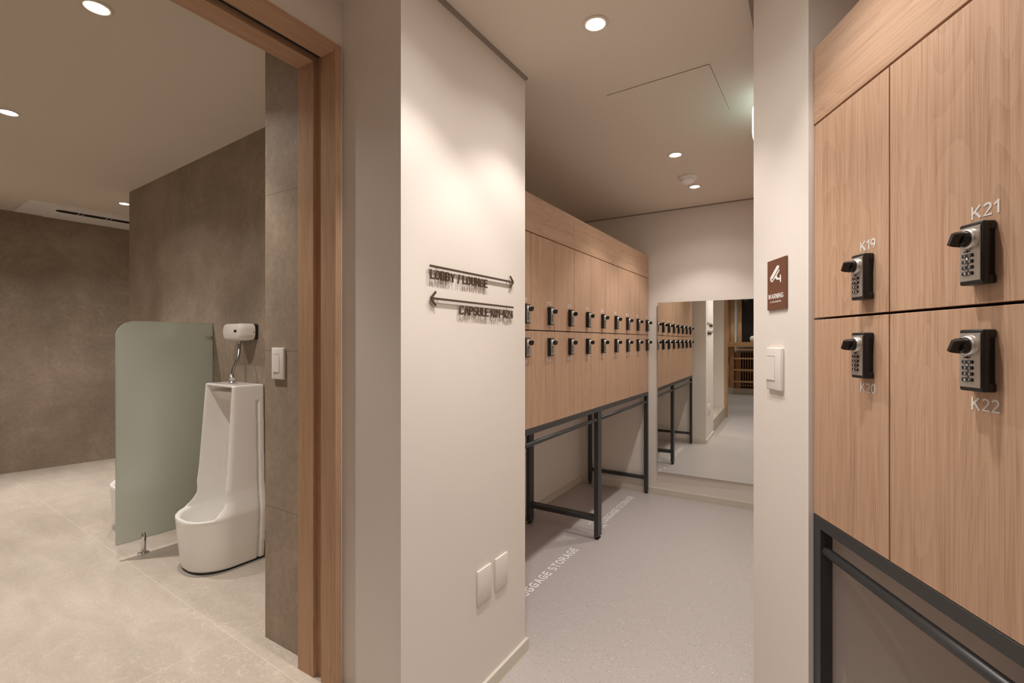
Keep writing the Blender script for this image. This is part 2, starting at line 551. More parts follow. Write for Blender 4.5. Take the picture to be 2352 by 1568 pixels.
def text_bm(s, w, h, depth=0.001, bold=0.16, bm=None, x=0.0, z=0.0, y=0.0, mi=0, plane='xz'):
    """grotesque capitals built from strokes; bold = stroke width over cap height; lower left corner at x, z"""
    if bm is None:
        bm = NB()
    t = h * bold
    H = h - t
    gap = bold / (1 - bold) + 0.13
    pens, cur = [], 0.0
    for ch in s:
        pens.append(cur)
        cur += GLYPH[ch][0] + gap
    total = cur - gap
    sx = (w - t) / total if total > 1e-6 else 1.0
    def put(px, pz, d):
        a, b = x + px, z + pz
        return bm.verts.new((a, y - d, b)) if plane == 'xz' else bm.verts.new((a, b, y + d))
    for ch, pen in zip(s, pens):
        for ip, pl in enumerate(GLYPH[ch][1]):
            dp = depth * (1 + 0.06 * ip)
            loop = pl[-1] == 'loop'
            q = [p for p in pl if p != 'loop']
            P = [Vector((t / 2 + (pen + a) * sx, t / 2 + b * H)) for a, b in q]
            P = [p for i, p in enumerate(P) if i == 0 or (p - P[i - 1]).length > 1e-7]
            if loop and (P[0] - P[-1]).length < 1e-7:
                P = P[:-1]
            n = len(P)
            if not loop:
                if n == 2 or (q[0][0] == q[1][0] or q[0][1] == q[1][1]):
                    P[0] = P[0] + (P[0] - P[1]).normalized() * (t / 2)
                if n == 2 or (q[-1][0] == q[-2][0] or q[-1][1] == q[-2][1]):
                    P[-1] = P[-1] + (P[-1] - P[-2]).normalized() * (t / 2)
            rows = []
            for i in range(n):
                if loop:
                    d0 = (P[i] - P[i - 1]).normalized(); d1 = (P[(i + 1) % n] - P[i]).normalized()
                else:
                    d0 = (P[i] - P[i - 1]).normalized() if i else (P[1] - P[0]).normalized()
                    d1 = (P[i + 1] - P[i]).normalized() if i < n - 1 else d0
                n0, n1 = Vector((-d0.y, d0.x)), Vector((-d1.y, d1.x))
                m = (n0 + n1)
                m = m.normalized() if m.length > 1e-4 else n0
                k = min(1.0 / max(0.35, m.dot(n0)), 1.6) * t / 2
                a, b = P[i] + m * k, P[i] - m * k
                rows.append((put(a.x, a.y, 0.0001 + 0.00001 * ip), put(b.x, b.y, 0.0001 + 0.00001 * ip), put(b.x, b.y, dp), put(a.x, a.y, dp)))
            m_ = n if loop else n - 1
            for i in range(m_):
                u, v = rows[i], rows[(i + 1) % n]
                for k in range(4):
                    f = bm.faces.new((u[k], u[(k + 1) % 4], v[(k + 1) % 4], v[k]))
                    f.material_index = mi
            if not loop:
                for r in (rows[0], rows[-1][::-1]):
                    f = bm.faces.new(r); f.material_index = mi
    return bm

def smooth_obj(o, ang=40):
    for p in o.data.polygons:
        p.use_smooth = True
    try:
        o.data.set_sharp_from_angle(angle=math.radians(ang))
    except Exception:
        pass
    return o

def surface_nets(f, lo, hi, h):
    """mesh of the zero set of f(X,Y,Z) on a grid"""
    ax = [np.arange(lo[i], hi[i] + h, h) for i in range(3)]
    X, Y, Z = np.meshgrid(*ax, indexing='ij')
    D = f(X, Y, Z)
    n = D.shape
    ins = D < 0
    cx = tuple(k - 1 for k in n)
    cnt = np.zeros(cx); acc = [np.zeros(cx) for _ in range(3)]
    P = (X, Y, Z)
    corners = [(i, j, k) for i in (0, 1) for j in (0, 1) for k in (0, 1)]
    def sl(c):
        return tuple(slice(c[a], n[a] - 1 + c[a]) for a in range(3))
    for c in corners:
        for a in range(3):
            if c[a] == 0:
                d = list(c); d[a] = 1; d = tuple(d)
                A, B = D[sl(c)], D[sl(d)]
                cr = (A < 0) != (B < 0)
                tt = np.where(cr, A / np.where(np.abs(A - B) < 1e-12, 1, A - B), 0)
                cnt += cr
                for q in range(3):
                    acc[q] += np.where(cr, P[q][sl(c)] * (1 - tt) + P[q][sl(d)] * tt, 0)
    idx = -np.ones(cx, int)
    mk = cnt > 0
    idx[mk] = np.arange(mk.sum())
    V = np.stack([acc[q][mk] / cnt[mk] for q in range(3)], 1)
    F = []
    for a in range(3):
        b, c = (a + 1) % 3, (a + 2) % 3
        s0 = [slice(None)] * 3; s1 = [slice(None)] * 3
        s0[a] = slice(0, n[a] - 1); s1[a] = slice(1, n[a])
        A, B = ins[tuple(s0)], ins[tuple(s1)]
        cr = np.argwhere(A != B)
        for p in cr:
            if p[b] < 1 or p[c] < 1 or p[b] > n[b] - 2 or p[c] > n[c] - 2:
                continue
            q = []
            for (u, v) in ((1, 1), (0, 1), (0, 0), (1, 0)):
                r = p.copy(); r[b] -= u; r[c] -= v
                q.append(idx[tuple(r)])
            if min(q) < 0:
                continue
            F.append(q if A[tuple(p)] else q[::-1])
    return V, F

# ------------------------------------------------------------------ the right-hand line (not parallel to the corridor)
PR = Vector((0.0103, 1.415, 0))
ER = Vector((0.4691, -0.8831, 0))
NR = Vector((-0.8831, -0.4691, 0))
def B2(s, o=0.0, z=0.0):
    p = PR + ER * s + NR * o
    return (p.x, p.y) if z is None else (p.x, p.y, z)
RZ_R = math.atan2(ER.y, ER.x)      # local x along the wall, local y into it
RZ_L = PI / 2

# washroom frame
UB = math.radians(-2.446)
def W2(x, y=0.0):
    """washroom local: x to the right along the urinal wall, y into the wall; origin on the wall"""
    c, s = math.cos(UB), math.sin(UB)
    return (-2.371 + c * x - s * y, 1.4045 + s * x + c * y)

# ------------------------------------------------------------------ setting: floors
b = NB(); bx(b, -2.1, 2.5, -5.1, 4.3, -0.06, 0.0)
struct('floor', b, M_FLOOR)
b = NB()
o0 = W2(0)
def inv(x, y):
    dx, dy = x - o0[0], y - o0[1]
    c, s = math.cos(-UB), math.sin(-UB)
    return (c * dx - s * dy, s * dx + c * dy)
poly = [(-1.02, -0.70), (-1.02, 0.998), (-1.29, 1.0), (-1.29, 1.03), (-1.72, 1.03), (-1.72, 1.40), (-4.26, 1.50), (-4.21, 3.02), (-5.43, 3.02), (-5.77, 1.10), (-4.08, -0.74), (-4.0, -0.75), (-1.02, -0.75)]
poly = [p for p in poly if p != (-1.02, -0.70)]
prism(b, [inv(*p) for p in poly], 0.0, ZB)
struct('floor', b, M_TFLOOR, loc=(o0[0], o0[1], 0.001), rz=UB)
# ------------------------------------------------------------------ ceiling, and molding with its shade put into the dark colour
b = NB(); bx(b, -6.2, 2.5, -5.1, 4.35, ZC, ZC + 0.05)
struct('ceiling', b, M_CEIL)
b = NB()
bx(b, -1.012, -0.999, 1.007, 1.726, ZC - 0.010, ZC)
struct('trim_1', b, M_TAUPE)
b = NB()
bx(b, -1.79, -0.147, 4.088, 4.106, ZC - 0.008, ZC)
struct('trim_2', b, M_TAUPE)
b = NB()
bx(b, -1.79, -1.776, 1.726, 4.088, ZC - 0.008, ZC)
struct('trim_3', b, M_TAUPE)
b = NB()
bx(b, -0.163, -0.147, 1.69, 4.088, ZC - 0.012, ZC)
struct('trim_4', b, M_TAUPE)

# ------------------------------------------------------------------ walls
# pillar block with the direction sign
b = NB()
prism(b, [(-1.012, 1.007), (-1.012, 1.726), (-1.737, 1.726), (-1.737, 1.038), (-1.29, 1.0205)], 0, ZC)
struct('wall_center', b, M_PAINT)
b = NB(); bx(b, 0, 0.262, 0, 0.012, ZB, ZC)
struct('wall_return', b, M_TSIDE, loc=(-1.737, 1.026, 0))
# alcove behind the left lockers
b = NB(); bx(b, -1.93, -1.79, 1.60, 4.3, 0, ZC)
struct('wall_left', b, M_PAINT)
# mirror wall
b = NB(); prism(b, [(-1.80, 4.0925), (-0.14, 4.1035), (-0.14, 4.28), (-1.80, 4.28)], 0, ZC)
struct('wall_back', b, M_PAINT)
# right wall with the locker niche
b = NB()
prism(b, [(-0.147, 4.12), (-0.147, 1.6885), B2(-0.0, 0.0106, None), B2(0.0, -0.56, None), B2(0.81, -0.56, None), B2(0.81, 0.0106, None),
          B2(2.7, 0.0106, None), (2.2, -0.97), (2.2, -1.0), (2.42, -1.0), (2.42, 4.12)], 0, ZC)
struct('wall_right', b, M_PAINT)
# door wall: lintel above the washroom opening
b = NB()
bx(b, -1.475, -1.29, -0.70, 1.03, 2.2545, ZC)
bx(b, -1.475, -1.29, -0.70, -0.649, ZB, 2.2545)
bx(b, -1.475, -1.29, 1.0092, 1.03, ZB, 2.2545)
struct('wall_door', b, M_PAINT)
# beige side wall opposite the pillar, then the lobby side
b = NB(); bx(b, -1.475, -1.03, -0.82, -0.70, 0, ZC)
struct('wall_side', b, M_PAINT)
b = NB(); bx(b, -4.2, -1.475, -0.82, -0.70, 0, ZC)
struct('wall_side', b, M_TSIDE)
b = NB(); bx(b, -2.08, -1.95, -5.0, -0.82, 0, ZC)
struct('wall_side', b, M_PAINT)
b = NB(); bx(b, 2.2, 2.32, -5.0, -1.0, 0, ZC)
struct('wall_side', b, M_PAINT)
b = NB(); bx(b, -2.08, 2.32, -5.08, -4.98, 0, ZC)
struct('wall_front', b, M_PAINT)
# washroom walls
b = NB()
w0 = inv(-1.72, 1.377)
prism(b, [(w0[0], 0), (-1.9085, 0), (-1.9085, 1.55), (-1.80, 1.55), (-1.80, 0.16), (w0[0], 0.16)], ZB - 0.01, ZC)
struct('wall_urinals', b, M_TWALL, loc=(o0[0], o0[1], 0), rz=UB)
fa = math.atan2(0.984, 0.178)
b = NB(); bx(b, -0.05, 2.0, 0, 0.12, ZB - 0.01, ZC)
struct('wall_far', b, M_TFAR, loc=(-5.749, 1.105, 0), rz=fa)
fa2 = math.atan2(-0.748, 0.664)
b = NB(); bx(b, -0.0, 2.55, -0.12, 0, ZB - 0.01, ZC)
struct('wall_angled', b, M_TFAR, loc=(-5.749, 1.105, 0), rz=fa2)
b = NB(); bx(b, -5.6, -4.1, 3.0, 3.12, ZB - 0.01, ZC)
struct('wall_end', b, M_TSIDE)

# skirting
def skirt(name, p, q, side, h=0.05, t=0.012):
    """strip from p to q; side = unit normal towards the room"""
    p, q, s = Vector((*p, 0)), Vector((*q, 0)), Vector((*side, 0)) * t
    bm = NB()
    prism(bm, [(v.x, v.y) for v in (p, q, q + s, p + s)], 0.0015, h)
    s2 = s * 1.12
    prism(bm, [(v.x, v.y) for v in (p, q, q + s2, p + s2)], 0, 0.0014, 1)
    struct(name, bm, [M_SKIRT, M_GLUE])
skirt('baseboard_center', (-1.012, 1.007), (-1.012, 1.738), (1, 0))
skirt('baseboard_alcove', (-1.79, 1.726), (-1.012, 1.726), (0, 1))
skirt('baseboard_left', (-1.79, 1.738), (-1.79, 4.08), (1, 0))
skirt('baseboard_back', (-1.79, 4.0925), (-0.147, 4.1035), (0, -1))
skirt('baseboard_right', (-0.147, 1.70), (-0.147, 4.09), (-1, 0))
d_ = NR
skirt('baseboard_right', B2(-0.315, 0.0106, None), B2(0, 0.0106, None), (d_.x, d_.y))
skirt('baseboard_right', B2(0.81, 0.0106, None), B2(2.7, 0.0106, None), (d_.x, d_.y))

# ------------------------------------------------------------------ sliding door frame of the washroom
door = bpy.data.objects.new('door_1', None)
COL.objects.link(door)
door['kind'] = 'structure'
ZH = 2.228
def jamb(y_face, sgn):
    a, c = y_face, y_face + sgn * 0.0234
    lo, hi = min(a, c), max(a, c)
    m = NB()
    bx(m, -1.352, -1.284, lo, hi, ZB, ZH - 0.0002, 0.0006, 1)
    bx(m, -1.475, -1.392, lo, hi, ZB, ZH - 0.0002, 0.0006, 1)
    g0, g1 = sorted((y_face + sgn * 0.017, y_face + sgn * 0.0234))
    bx(m, -1.392, -1.352, g0, g1, ZB, ZH + 0.02)
    return obj('jamb', m, M_FRAMEV, door)
jamb(0.9856, 1)
jamb(-0.625, -1)
m = NB()
bx(m, -1.352, -1.284, -0.648, 1.0085, ZH, ZH + 0.026, 0.0012, 1)
bx(m, -1.475, -1.392, -0.648, 1.0085, ZH, ZH + 0.026, 0.0012, 1)
obj('head', m, M_FRAMEH, door)
m = NB()
bx(m, -1.392, -1.352, -0.648, 1.0086, ZH + 0.0201, ZH + 0.026)
obj('door_track', m, M_STEEL, door)
m = NB()
bx(m, -1.288, -1.2785, -0.66, -0.6254, ZB, ZH + 0.024, 0.002, 2)
bx(m, -1.288, -1.2785, 0.9858, 1.009, ZB, ZH + 0.024, 0.002, 2)
obj('casing', m, M_FRAMEV, door)
m = NB()
bx(m, -1.288, -1.2785, -0.6252, 0.9856, ZH + 0.0005, ZH + 0.024, 0.002, 2)
obj('casing', m, M_FRAMEH, door)
# lobby post at the end of the side wall
b = NB(); bx(b, -1.04, -0.995, -0.83, -0.695, 0, ZC, 0.002, 1)
struct('trim_5', b, M_FRAMEV)

# ------------------------------------------------------------------ downlights (each with its own lamp)
def downlight(x, y, label, group, watts, hot=0.4):
    t = thing('downlight', label, 'ceiling light', (x, y, ZC), 0, group)
    m = NB()
    lathe(m, [(0.0295, -0.0005), (0.031, -0.004), (0.040, -0.0048), (0.0445, -0.0025), (0.0450, 0.0), (0.0295, 0.0)], seg=40)
    obj('trim_ring', m, M_CEIL, t)
    m = NB()
    lathe(m, [(0.0, -0.0015), (0.0295, -0.0015), (0.0295, -0.0004), (0.0, -0.0004)], seg=36)
    obj('lens', m, M_LENS, t)
    ls = []
    for size, blend, share in ((60, 1.0, hot), (98, 0.42, 1 - hot)):      # hot centre and cut-off field of the reflector
        l = bpy.data.lights.new('lamp', 'SPOT')
        l.energy = watts * share
        l.color = LAMP_COL
        l.spot_size = math.radians(size)
        l.spot_blend = blend
        l.shadow_soft_size = 0.022
        ls.append(l)
    a = bpy.data.lights.new('lamp', 'AREA')                 # the soft spill of the lens
    a.shape = 'DISK'
    a.size = 0.058
    a.energy = watts * SPILL
    a.spread = math.radians(132)
    a.color = LAMP_COL
    for d in ls + [a]:
        lo = bpy.data.objects.new('lamp', d)
        COL.objects.link(lo)
        lo.parent = t
        lo.location = (0, 0, -0.012)
    return t
G1 = 'recessed downlights in the corridor ceiling'
G2 = 'recessed downlights in the washroom ceiling'
G3 = 'recessed downlights behind the camera'
downlight(-0.6285, 1.557, 'round recessed downlight nearest the sign pillar, largest in the corridor ceiling', G1, LAMP_W)
downlight(-0.668, 2.90, 'round recessed downlight between the ceiling hatch and the smoke detector', G1, LAMP_W)
downlight(-0.687, 3.57, 'round recessed downlight just beyond the smoke detector, nearest the mirror wall', G1, LAMP_W)
for x, y, lab in ((-0.62, 0.99, 'round recessed downlight above the frame, beside the near edge of the sign pillar'),
                  (-0.165, 0.955, 'round recessed downlight above the frame, beside the near right lockers'),
                  (-0.25, -0.45, 'round recessed downlight just behind the camera'),
                  (-0.45, -2.0, 'round recessed downlight at the entrance to the lobby'),
                  (-1.0, -4.15, 'round recessed downlight in front of the lobby lattice screen'),
                  (0.9, -3.2, 'round recessed downlight in the far right part of the lobby')):
    downlight(x, y, lab, G3, LAMP_W)
downlight(-2.0, 0.606, 'round recessed washroom downlight nearest the door head', G2, LAMP_BATH, 0.8)
downlight(-3.28, 0.657, 'round recessed washroom downlight at the left edge of the photo', G2, LAMP_BATH, 0.8)
downlight(-4.66, 1.587, 'small round recessed washroom downlight beside the air conditioner', G2, LAMP_BATH, 0.8)
downlight(-4.9, 0.45, 'round recessed washroom downlight out of view at the left', G2, LAMP_BATH, 0.8)

# smoke detector
t = thing('smoke_detector', 'round grey-white two-step smoke detector on the corridor ceiling', 'smoke detector', (-0.686, 3.33, ZC))
m = NB(); lathe(m, [(0.0, 0.0), (0.056, 0.0), (0.058, -0.004), (0.058, -0.015), (0.054, -0.020), (0.0, -0.020)], seg=48)
obj('base', m, M_WHITEA, t)
m = NB(); lathe(m, [(0.0, -0.0202), (0.046, -0.0202), (0.047, -0.030), (0.043, -0.036), (0.034, -0.044), (0.0, -0.046)], seg=48)
obj('sensor_head', m, M_WHITEA, t)
m = NB(); bx(m, -0.0005, 0.0015, -0.0588, -0.0575, -0.014, -0.007)
obj('status_light', m, M_BLACK, t)

# ceiling hatch
b = NB()
bx(b, -0.2175, 0.2175, -0.226, 0.226, ZC - 0.0008, ZC - 0.0002, mi=1)
bx(b, -0.2166, 0.2166, -0.2251, 0.2251, ZC - 0.0028, ZC - 0.0009, 0.0004, 1)
o = obj('ceiling_hatch', b, [M_CEIL, M_GAP], loc=(-0.5435, 2.2575, 0), rz=math.radians(-2.0))
o['label'] = 'square flush access hatch in the corridor ceiling'; o['category'] = 'hatch'

# exit sign seen edge-on at the right wall
t = thing('exit_sign', 'glowing green and white exit sign seen edge-on on the right corridor wall', 'exit sign', (-0.147, 2.47, 2.26))
m = NB(); bx(m, -0.016, -0.0005, -0.165, 0.165, -0.078, 0.078, 0.005, 2); obj('housing', m, M_WHITEP, t)
m = NB(); bx(m, -0.060, -0.0165, -0.158, 0.158, -0.072, 0.072, 0.012, 3); obj('light_panel', m, M_EXIT, t)
m = NB()
bx(m, -0.0612, -0.0602, -0.146, 0.146, -0.050, 0.060); obj('pictogram_panel', m, M_GREEN, t)

# air conditioner cassette
t = thing('air_conditioner', 'long white ceiling air conditioner with one dark outlet slot', 'air conditioner', (-5.39, 1.15, ZC), math.radians(-2.0))
def R8(x0, x1, y0, y1, r, n=6):
    pts = []
    for cx, cy, a0 in ((x1 - r, y1 - r, 0), (x0 + r, y1 - r, 90), (x0 + r, y0 + r, 180), (x1 - r, y0 + r, 270)):
        for k in range(n + 1):
            a = math.radians(a0 + 90 * k / n)
            pts.append((cx + r * math.cos(a), cy + r * math.sin(a)))
    return pts
m = NB(); prism(m, R8(-0.25, 0.25, 0, 1.10, 0.03), -0.020, -0.0005); o = obj('panel', m, M_WHITEA, t)
m = NB(); prism(m, R8(0.045, 0.135, 0.19, 1.02, 0.04), -0.0215, -0.0202); obj('outlet_slot', m, M_GAP, t)
m = NB(); bx(m, -0.24, 0.02, 0.17, 1.07, -0.0265, -0.0205, 0.003, 2); obj('intake_flap', m, M_WHITEA, t)
for k in range(4):
    m = NB(); bx(m, 0.05, 0.13, 0.33 + 0.19 * k, 0.334 + 0.19 * k, -0.0235, -0.0216); obj('vane', m, M_WHITEA, t)
    m = NB(); bx(m, 0.05, 0.13, 0.36 + 0.19 * k, 0.363 + 0.19 * k, -0.0235, -0.0216); obj('vane', m, M_WHITEA, t)

# ------------------------------------------------------------------ combination lock (local: x right, -y towards the viewer, z up, origin on the door)
def lock_parts(parent, loc, nums):
    m = NB()
    # housing with concave grips at the back edges
    bx(m, -0.0205, 0.0205, -0.0205, -0.0095, -0.0475, 0.0475, 0.0028, 3)
    bx(m, -0.0205, 0.0205, -0.0125, -0.0002, 0.0335, 0.0475, 0.0028, 3)
    bx(m, -0.0205, 0.0205, -0.0125, -0.0002, -0.0475, -0.0335, 0.0028, 3)
    bx(m, -0.0165, 0.0165, -0.0125, -0.0002, -0.037, 0.037)
    h = obj('combination_lock', m, M_BLACK, parent, loc=loc)
    smooth_obj(h, 35)
    m = NB(); bx(m, -0.0185, 0.0175, -0.0219, -0.0204, -0.0415, 0.0415, 0.0006, 1); obj('face_plate', m, M_PLATE, h)
    m = NB(); lathe(m, [(0.0167, 0.0218), (0.0167, 0.0225), (0.0152, 0.0255), (0.0145, 0.0290), (0.0118, 0.0292), (0.0118, 0.0218)], 'y', 36, (-0.0005, 0, 0.0225))
    obj('collar', m, M_SATIN, h)
    m = NB()
    lathe(m, [(0.0, 0.0285), (0.0117, 0.0285), (0.0112, 0.0355), (0.0085, 0.0375), (0.0, 0.0378)], 'y', 32, (-0.0005, 0, 0.0225))
    # grip fin
    A = math.radians(62)
    dx, dz = math.cos(A), math.sin(A)
    px, pz = -dz, dx
    ring = []
    for (w, l0, l1, y) in ((0.0050, -0.0112, 0.0112, -0.034), (0.0036, -0.0108, 0.0104, -0.044), (0.0026, -0.0098, 0.0082, -0.0495)):
        ring.append([m.verts.new((-0.0005 + dx * l + px * q, y, 0.0225 + dz * l + pz * q)) for l, q in ((l0, -w), (l1, -w), (l1, w), (l0, w))])
    for a, c in zip(ring, ring[1:]):
        for k in range(4):
            m.faces.new((a[k], a[(k + 1) % 4], c[(k + 1) % 4], c[k]))
    m.faces.new(ring[-1]); m.faces.new(ring[0][::-1])
    o = obj('knob', m, M_GLOSSB, h); smooth_obj(o, 30)
    m = NB()
    bx(m, -0.0105, 0.0015, -0.0221, -0.0216, 0.0035, 0.0052)
    lathe(m, [(0.0, 0.0222), (0.0018, 0.0222), (0.0018, 0.0216), (0.0, 0.0216)], 'y', 14, (-0.0045, 0, 0.0044))
    obj('keyhole', m, M_GAP, h)
    m = NB(); tube(m, [(-0.0040, -0.0213, 0.001), (-0.0040, -0.0213, -0.0335)], 0.0022, 12); obj('wheel_groove', m, M_PLATE, h)
    for k, s in enumerate(nums):
        z = -0.0025 - 0.0091 * k
        m = NB()
        bx(m, -0.0125, 0.0058, -0.0238, -0.0212, z - 0.0026, z + 0.0026, 0.0005, 1)
        text_bm(s[0], 0.0012 if s[0] == '1' else 0.0030, 0.0036, 0.0002, 0.18, bm=m, x=-0.0080, z=z - 0.0018, y=-0.0238, mi=1)
        text_bm(s[1], 0.0032, 0.0036, 0.0002, 0.18, bm=m, x=-0.0008, z=z - 0.0018, y=-0.0238, mi=1)
        obj('number_wheel', m, [M_GLOSSB, M_LET], h)
    return h

ZL0, ZL1, ZL2, ZL3 = 0.8705, 1.3535, 1.3585, 1.8385
def locker(no, upper, w, wheels, label, group, proto_lock=None):
    """one compartment; local origin at its lower left front corner"""
    z0, z1 = (ZL2, ZL3) if upper else (ZL0, ZL1)
    t = thing('locker', label, 'locker', (0, 0, 0), 0, group)
    h = z1 - z0
    m = NB(); bx(m, 0.0006, w - 0.0006, 0.0195, 0.55, 0.001, h - 0.001); obj('body', m, M_WOODV, t)
    m = NB(); bx(m, 0.0017, w - 0.0017, 0, 0.018, 0.0, h, 0.0006, 1); obj('door', m, M_WOODV, t)
    cx = w - 0.0625
    zl = (1.4345 if upper else 1.271) - z0
    if proto_lock is None:
        lock_parts(t, (cx, 0, zl), wheels)
    else:
        c = copy_tree(proto_lock, t); c.location = (cx, 0, zl)
    tz = (1.4915 if upper else 1.1925) - z0
    m = text_bm('K%02d' % no, 0.0465, 0.0205, 0.0006, 0.165, x=cx - 0.0225, z=tz)
    obj('number_lettering', m, M_SILV, t, fix=False)
    return t, z0

GL = 'numbered lockers of the long corridor bank'
GR = 'numbered lockers of the near right bank'
YL0 = 1.760
WLK = (4.082 - YL0) / 9 if False else 0.2547
YEND = 4.085
first_lock = None
for i, no in enumerate(range(17, 0, -2)):
    y = YEND - 0.2547 * (9 - i)
    for up in (True, False):
        n_ = no if up else no + 1
        lab = 'oak-veneer locker numbered K%02d in the %s row of the corridor bank' % (n_, 'upper' if up else 'lower')
        t, z0 = locker(n_, up, 0.2547, ('12', '23', '12', '56'), lab, GL, first_lock)
        if first_lock is None:
            first_lock = [c for c in kids(t) if c.name.startswith('combination_lock')][0]
        t.location = (-1.165, y, z0)
        t.rotation_euler = (0, 0, RZ_L)
WR = 0.265
nums = {19: ('18', '19', '80', '56'), 20: ('19', '23', '01', '67'), 21: ('12', '23', '12', '56'), 22: ('12', '23', '23', '67'), 23: ('12', '23', '34', '56'), 24: ('12', '23', '34', '56')}
for i, no in enumerate((19, 21, 23)):
    for up in (True, False):
        n_ = no if up else no + 1
        lab = 'oak-veneer locker numbered K%02d in the %s row of the near right bank' % (n_, 'upper' if up else 'lower')
        t, z0 = locker(n_, up, WR, nums[n_], lab, GR)
        p = B2(0.001 + WR * i, 0)
        t.location = (p[0], p[1], z0)
        t.rotation_euler = (0, 0, RZ_R)

# header fascias
def fascia(x0, x1, loc, rz, label):
    m = NB()
    bx(m, 0.0008, x1 - x0 - 0.0008, 0, 0.018, 0, 0.188, 0.0006, 1)
    bx(m, 0.003, x1 - x0 - 0.003, 0.018, 0.55, 0.004, 0.186)
    o = obj('locker_header', m, M_WOODH, loc=loc, rz=rz)
    o['label'] = label; o['category'] = 'header panel'
    return o
ZF = 1.8435
fascia(0, YEND - 2.5568, (-1.165, 2.5568, ZF), RZ_L, 'long oak-veneer header panel over lockers K01 to K12, reaching the far end')
fascia(0, 2.5568 - (YEND - 9 * 0.2547), (-1.165, YEND - 9 * 0.2547, ZF), RZ_L, 'short oak-veneer header panel over lockers K13 to K18 beside the pillar')
p = B2(0.001, 0)
fascia(0, 0.795, (p[0], p[1], ZF), RZ_R, 'oak-veneer header panel over the near right lockers')

# ------------------------------------------------------------------ steel stands under the lockers
def stand(Lx, loc, rz, label, feet_gap=0.018):
    t = thing('locker_stand', label, 'steel stand', loc, rz, 'charcoal steel stands under the lockers')
    D, T, Z = 0.545, 0.030, 0.8690
    def tubebox(name, *a):
        m = NB(); bx(m, *a, 0.0012, 1); return obj(name, m, M_STEEL, t)
    for x in (0.0005, Lx - T - 0.0005):
        for y in (0.0, D - T):
            l = tubebox('leg', x, x + T, y, y + T, feet_gap, Z - T)
            m = NB()
            tube(m, [(x + T / 2, y + T / 2, 0.0), (x + T / 2, y + T / 2, 0.006)], 0.014, 18)
            tube(m, [(x + T / 2, y + T / 2, 0.0061), (x + T / 2, y + T / 2, feet_gap)], 0.006, 12)
            obj('levelling_foot', m, M_BLACK, l)
        tubebox('side_rail', x, x + T, T, D - T, Z - T, Z)
        tubebox('stretcher', x + 0.001, x + T - 0.001, T, D - T, 0.118, 0.146)
    tubebox('top_rail', 0.0005, Lx - 0.0005, 0.0, T, Z - T, Z)
    tubebox('top_rail', 0.0005, Lx - 0.0005, D - T, D, Z - T, Z)
    m = NB(); tube(m, [(T, T / 2, 0.786), (Lx - T, T / 2, 0.786)], 0.0115, 22); obj('hanging_bar', m, M_STEEL, t)
    return t
YM = 2.962
Y0 = YEND - 9 * 0.2547
stand(YEND - YM, (-1.1645, YM, 0), RZ_L, 'charcoal steel stand under the far half of the corridor lockers, by the mirror wall')
stand(YM - Y0, (-1.1645, Y0, 0), RZ_L, 'charcoal steel stand under the near half of the corridor lockers, beside the pillar')
p = B2(0.001, 0)
stand(0.795, (p[0], p[1], 0), RZ_R, 'charcoal steel stand with hanging bar under the near right lockers')

# ------------------------------------------------------------------ mirror
t = thing('wall_mirror', 'large frameless wall mirror at the corridor end', 'mirror', (-0.665, 4.082, 0.198), 0.019)
m = NB(); bx(m, -0.418, 0.41, 0.0, 0.005, 0, 1.431); 
g = obj('glass', m, M_MIRROR, t)
m = NB(); bx(m, -0.405, 0.40, 0.0052, 0.0095, 0.01, 1.42); obj('backing', m, M_TAUPE, t)

# ------------------------------------------------------------------ direction sign on the pillar
KS = 0.9592
FX = -1.012
M_SIGN = Matrix(((0, 0, 1, FX), (1, 0, 0, 0), (0, 1, 0, 0), (0, 0, 0, 1)))     # local xy -> world yz, local z -> +X
M_SIGN = Matrix(((0, -1, 0, FX), (1, 0, 0, 0), (0, 0, 1, 0), (0, 0, 0, 1)))    # local x -> +Y, local y -> -X
def sz(z): return EYE + (z - EYE) * KS
def bar(m, x0, z0, x1, z1, w, y0, y1):
    d = Vector((x1 - x0, z1 - z0)); n = Vector((-d.y, d.x)).normalized() * w / 2
    prism_xz(m, [(x0 + n.x, z0 + n.y), (x0 - n.x, z0 - n.y), (x1 - n.x, z1 - n.y), (x1 + n.x, z1 + n.y)], y0, y1)
def sign(label, z_line, tip, tail, text, tx0, tx1, tz0, tz1):
    t = thing('direction_sign', label, 'sign', mat=M_SIGN, group='arrow signs on the beige pillar')
    m = NB()
    q = 1 if tip > tail else -1
    bar(m, tail, z_line, tip - q * 0.006, z_line, 0.0068, -0.010, -0.006)
    for s in (1, -1):
        bar(m, tip, z_line, tip - q * 0.024, z_line + s * 0.022, 0.0066, -0.0101, -0.006)
    obj('arrow', m, M_DBROWN, t)
    m = text_bm(text, tx1 - tx0, tz1 - tz0, 0.004, 0.165, x=tx0, z=tz0, y=-0.006)
    obj('lettering', m, M_DBROWN, t, fix=False)
    m = NB()
    for x in (min(tip, tail) + 0.04, max(tip, tail) - 0.04):
        tube(m, [(x, -0.0005, z_line), (x, -0.007, z_line)], 0.002, 8)
    obj('standoff', m, M_DBROWN, t)
sign('dark brown raised sign LOBBY / LOUNGE with an arrow pointing right', sz(1.5475), 1.688 * KS, 1.172 * KS, 'LOBBY / LOUNGE', 1.174 * KS, 1.498 * KS, sz(1.505), sz(1.5365))
sign('dark brown raised sign CAPSULE K01\u2013K24 with an arrow pointing left', sz(1.442), 1.176 * KS, 1.688 * KS, 'CAPSULE K01\u2013K24', 1.326 * KS, 1.684 * KS, sz(1.395), sz(1.4285))

